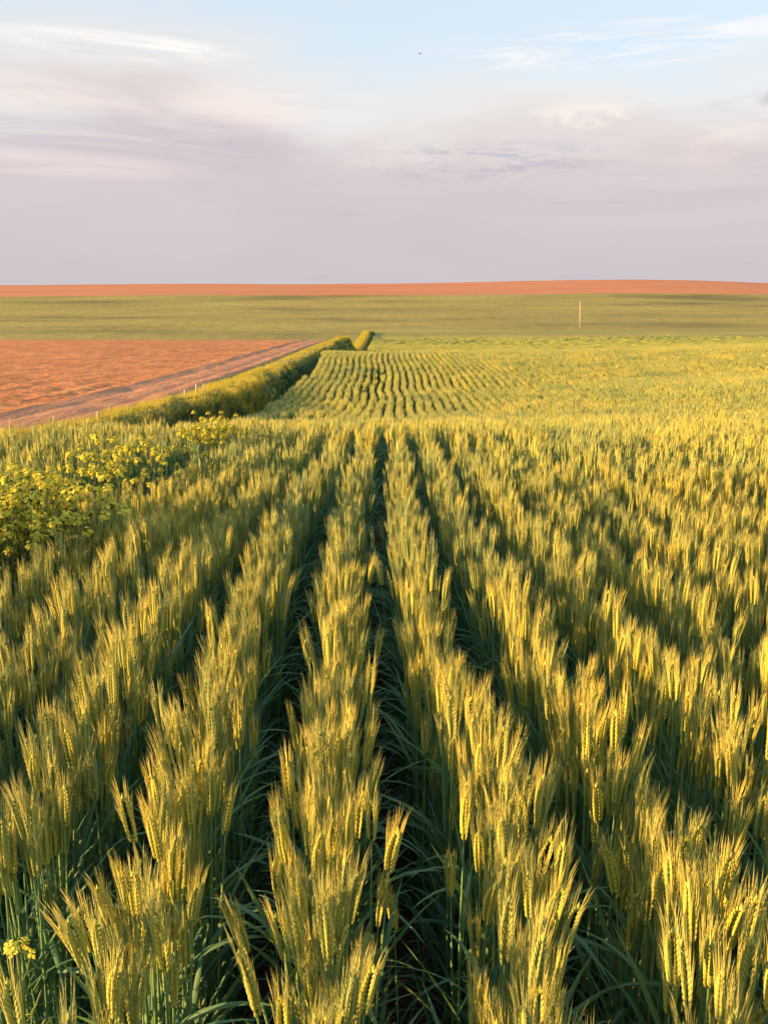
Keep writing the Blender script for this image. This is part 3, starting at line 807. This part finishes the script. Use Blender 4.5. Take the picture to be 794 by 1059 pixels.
# veil of cloud: lilac grey below, warm pale edges higher up
sheet = mixc(smooth(e2, 0.02, 0.17), cl(5.0, 4.45, 4.75), cl(5.6, 4.85, 4.95))
sheet = mixc(smooth(e2, 0.15, 0.26), sheet, cl(7.6, 6.75, 6.1))
wisps = noise((1, 1, 7.5), 3.6, 8, 0.62, (1.7, 0.6, 0.0), 0.8)
sheet = mixc(math_('MULTIPLY', smooth(wisps, 0.5, 0.68), math_('MULTIPLY', smooth(sx.outputs['Z'], 0.13, 0.22), 0.8)), sheet, cl(8.0, 6.7, 5.9))
dark = noise((1, 1, 10.0), 4.5, 5, 0.6, (5.0, 2.0, 3.0), 0.6)
sheet = mixc(math_('MULTIPLY', smooth(dark, 0.6, 0.72), 0.35), sheet, cl(4.3, 3.9, 4.6))
high = noise((1, 1, 9.0), 3.0, 6, 0.6, (3.1, 0.0, 1.0), 0.9)
cover = math_('MAXIMUM', math_('MULTIPLY', cover, 0.94), math_('MULTIPLY', smooth(high, 0.52, 0.72), 0.6))
# three small clouds of their own: a dark torn streak, a cream puff, a dark scrap at the right
def spot(az, el, wa, we):
    az, el = math.radians(az), math.radians(el)
    d = Vector((math.sin(az) * math.cos(el), math.cos(az) * math.cos(el), math.sin(el)))
    n = N.new('ShaderNodeVectorMath'); n.operation = 'DOT_PRODUCT'; L.new(tc.outputs['Generated'], n.inputs[0]); n.inputs[1].default_value = (math.cos(az), -math.sin(az), 0)
    a2 = math_('POWER', math_('ABSOLUTE', math_('DIVIDE', n.outputs['Value'], math.radians(wa))), 2.0)
    e_ = math_('POWER', math_('ABSOLUTE', math_('DIVIDE', math_('SUBTRACT', sx.outputs['Z'], d.z), math.radians(we))), 2.0)
    return math_('SUBTRACT', 1.0, smooth(math_('ADD', a2, e_), 0.0, 1.0))
torn = noise((1, 1, 5.0), 16, 6, 0.65, (0.3, 0.9, 2.0), 0.6)
puff = noise((1, 1, 2.5), 22, 5, 0.6, (2.3, 0.4, 1.0), 0.3)
sheet = mixc(math_('MULTIPLY', math_('MULTIPLY', spot(7, 10.0, 10, 1.5), smooth(torn, 0.46, 0.62)), 0.85), sheet, cl(4.3, 3.95, 4.75))
sheet = mixc(math_('MULTIPLY', math_('MULTIPLY', spot(13.5, 12.6, 4.5, 1.1), smooth(puff, 0.36, 0.56)), 0.9), sheet, cl(8.4, 7.2, 6.2))
streak = noise((1, 1, 11.0), 5.5, 7, 0.62, (0.9, 3.1, 0.4), 0.7)
soft = smooth(streak, 0.34, 0.6)
sheet = mixc(math_('MULTIPLY', math_('MULTIPLY', spot(-17, 10.9, 17, 2.2), soft), 0.7), sheet, cl(4.9, 4.25, 4.75))
sheet = mixc(math_('MULTIPLY', math_('MULTIPLY', spot(-7, 13.4, 9, 1.7), soft), 0.85), sheet, cl(8.2, 6.9, 6.2))
sheet = mixc(math_('MULTIPLY', math_('MULTIPLY', spot(-24, 13.0, 8, 1.5), soft), 0.75), sheet, cl(8.0, 6.8, 6.3))
sheet = mixc(math_('MULTIPLY', math_('MULTIPLY', spot(-22, 9.3, 12, 1.0), soft), 0.6), sheet, cl(7.6, 6.4, 6.0))
sheet = mixc(math_('MULTIPLY', math_('MULTIPLY', spot(17, 7.4, 16, 1.3), soft), 0.5), sheet, cl(4.9, 4.25, 4.7))
pale = mixc(0.7, sky.outputs[0], cl(7.0, 7.9, 8.6))
final = mixc(cover, pale, sheet)
final = mixc(math_('MULTIPLY', math_('MULTIPLY', spot(-17, 16.1, 9, 0.9), soft), 0.85), final, cl(9.3, 8.7, 8.2))
final = mixc(math_('MULTIPLY', math_('MULTIPLY', spot(15, 16.3, 14, 1.5), smooth(streak, 0.42, 0.62)), 0.7), final, cl(9.0, 8.4, 8.0))
final = mixc(math_('MULTIPLY', math_('MULTIPLY', spot(25.5, 12.6, 2.0, 0.7), smooth(puff, 0.34, 0.52)), 0.85), final, cl(4.6, 4.2, 4.8))
# bright veil added overhead, above the frame, as fill light for shaded greens
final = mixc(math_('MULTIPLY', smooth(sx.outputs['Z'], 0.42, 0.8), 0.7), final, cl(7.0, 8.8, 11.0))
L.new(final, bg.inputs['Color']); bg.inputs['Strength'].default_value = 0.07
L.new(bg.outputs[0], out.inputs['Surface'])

# ------------------------------------------------------------------ camera and picture
cam = bpy.data.cameras.new('camera'); co = bpy.data.objects.new('camera', cam); COL.objects.link(co)
cam.sensor_fit = 'VERTICAL'; cam.angle = 2 * math.atan(529.5 / FPX)
cam.clip_start = 0.05; cam.clip_end = 10000
co.location = (0, 0, CAM_Z); co.rotation_euler = (PI / 2 - PITCH, 0, 0)
scene.camera = co
vs = scene.view_settings
scene.display_settings.display_device = 'sRGB'
vs.view_transform = 'Standard'; vs.look = 'None'; vs.gamma = 1; vs.exposure = 1.88; vs.use_curve_mapping = False
scene.render.engine = 'CYCLES'
cy = scene.cycles
cy.max_bounces = 5; cy.diffuse_bounces = 3; cy.glossy_bounces = 2; cy.transmission_bounces = 3; cy.transparent_max_bounces = 4
cy.use_denoising = True
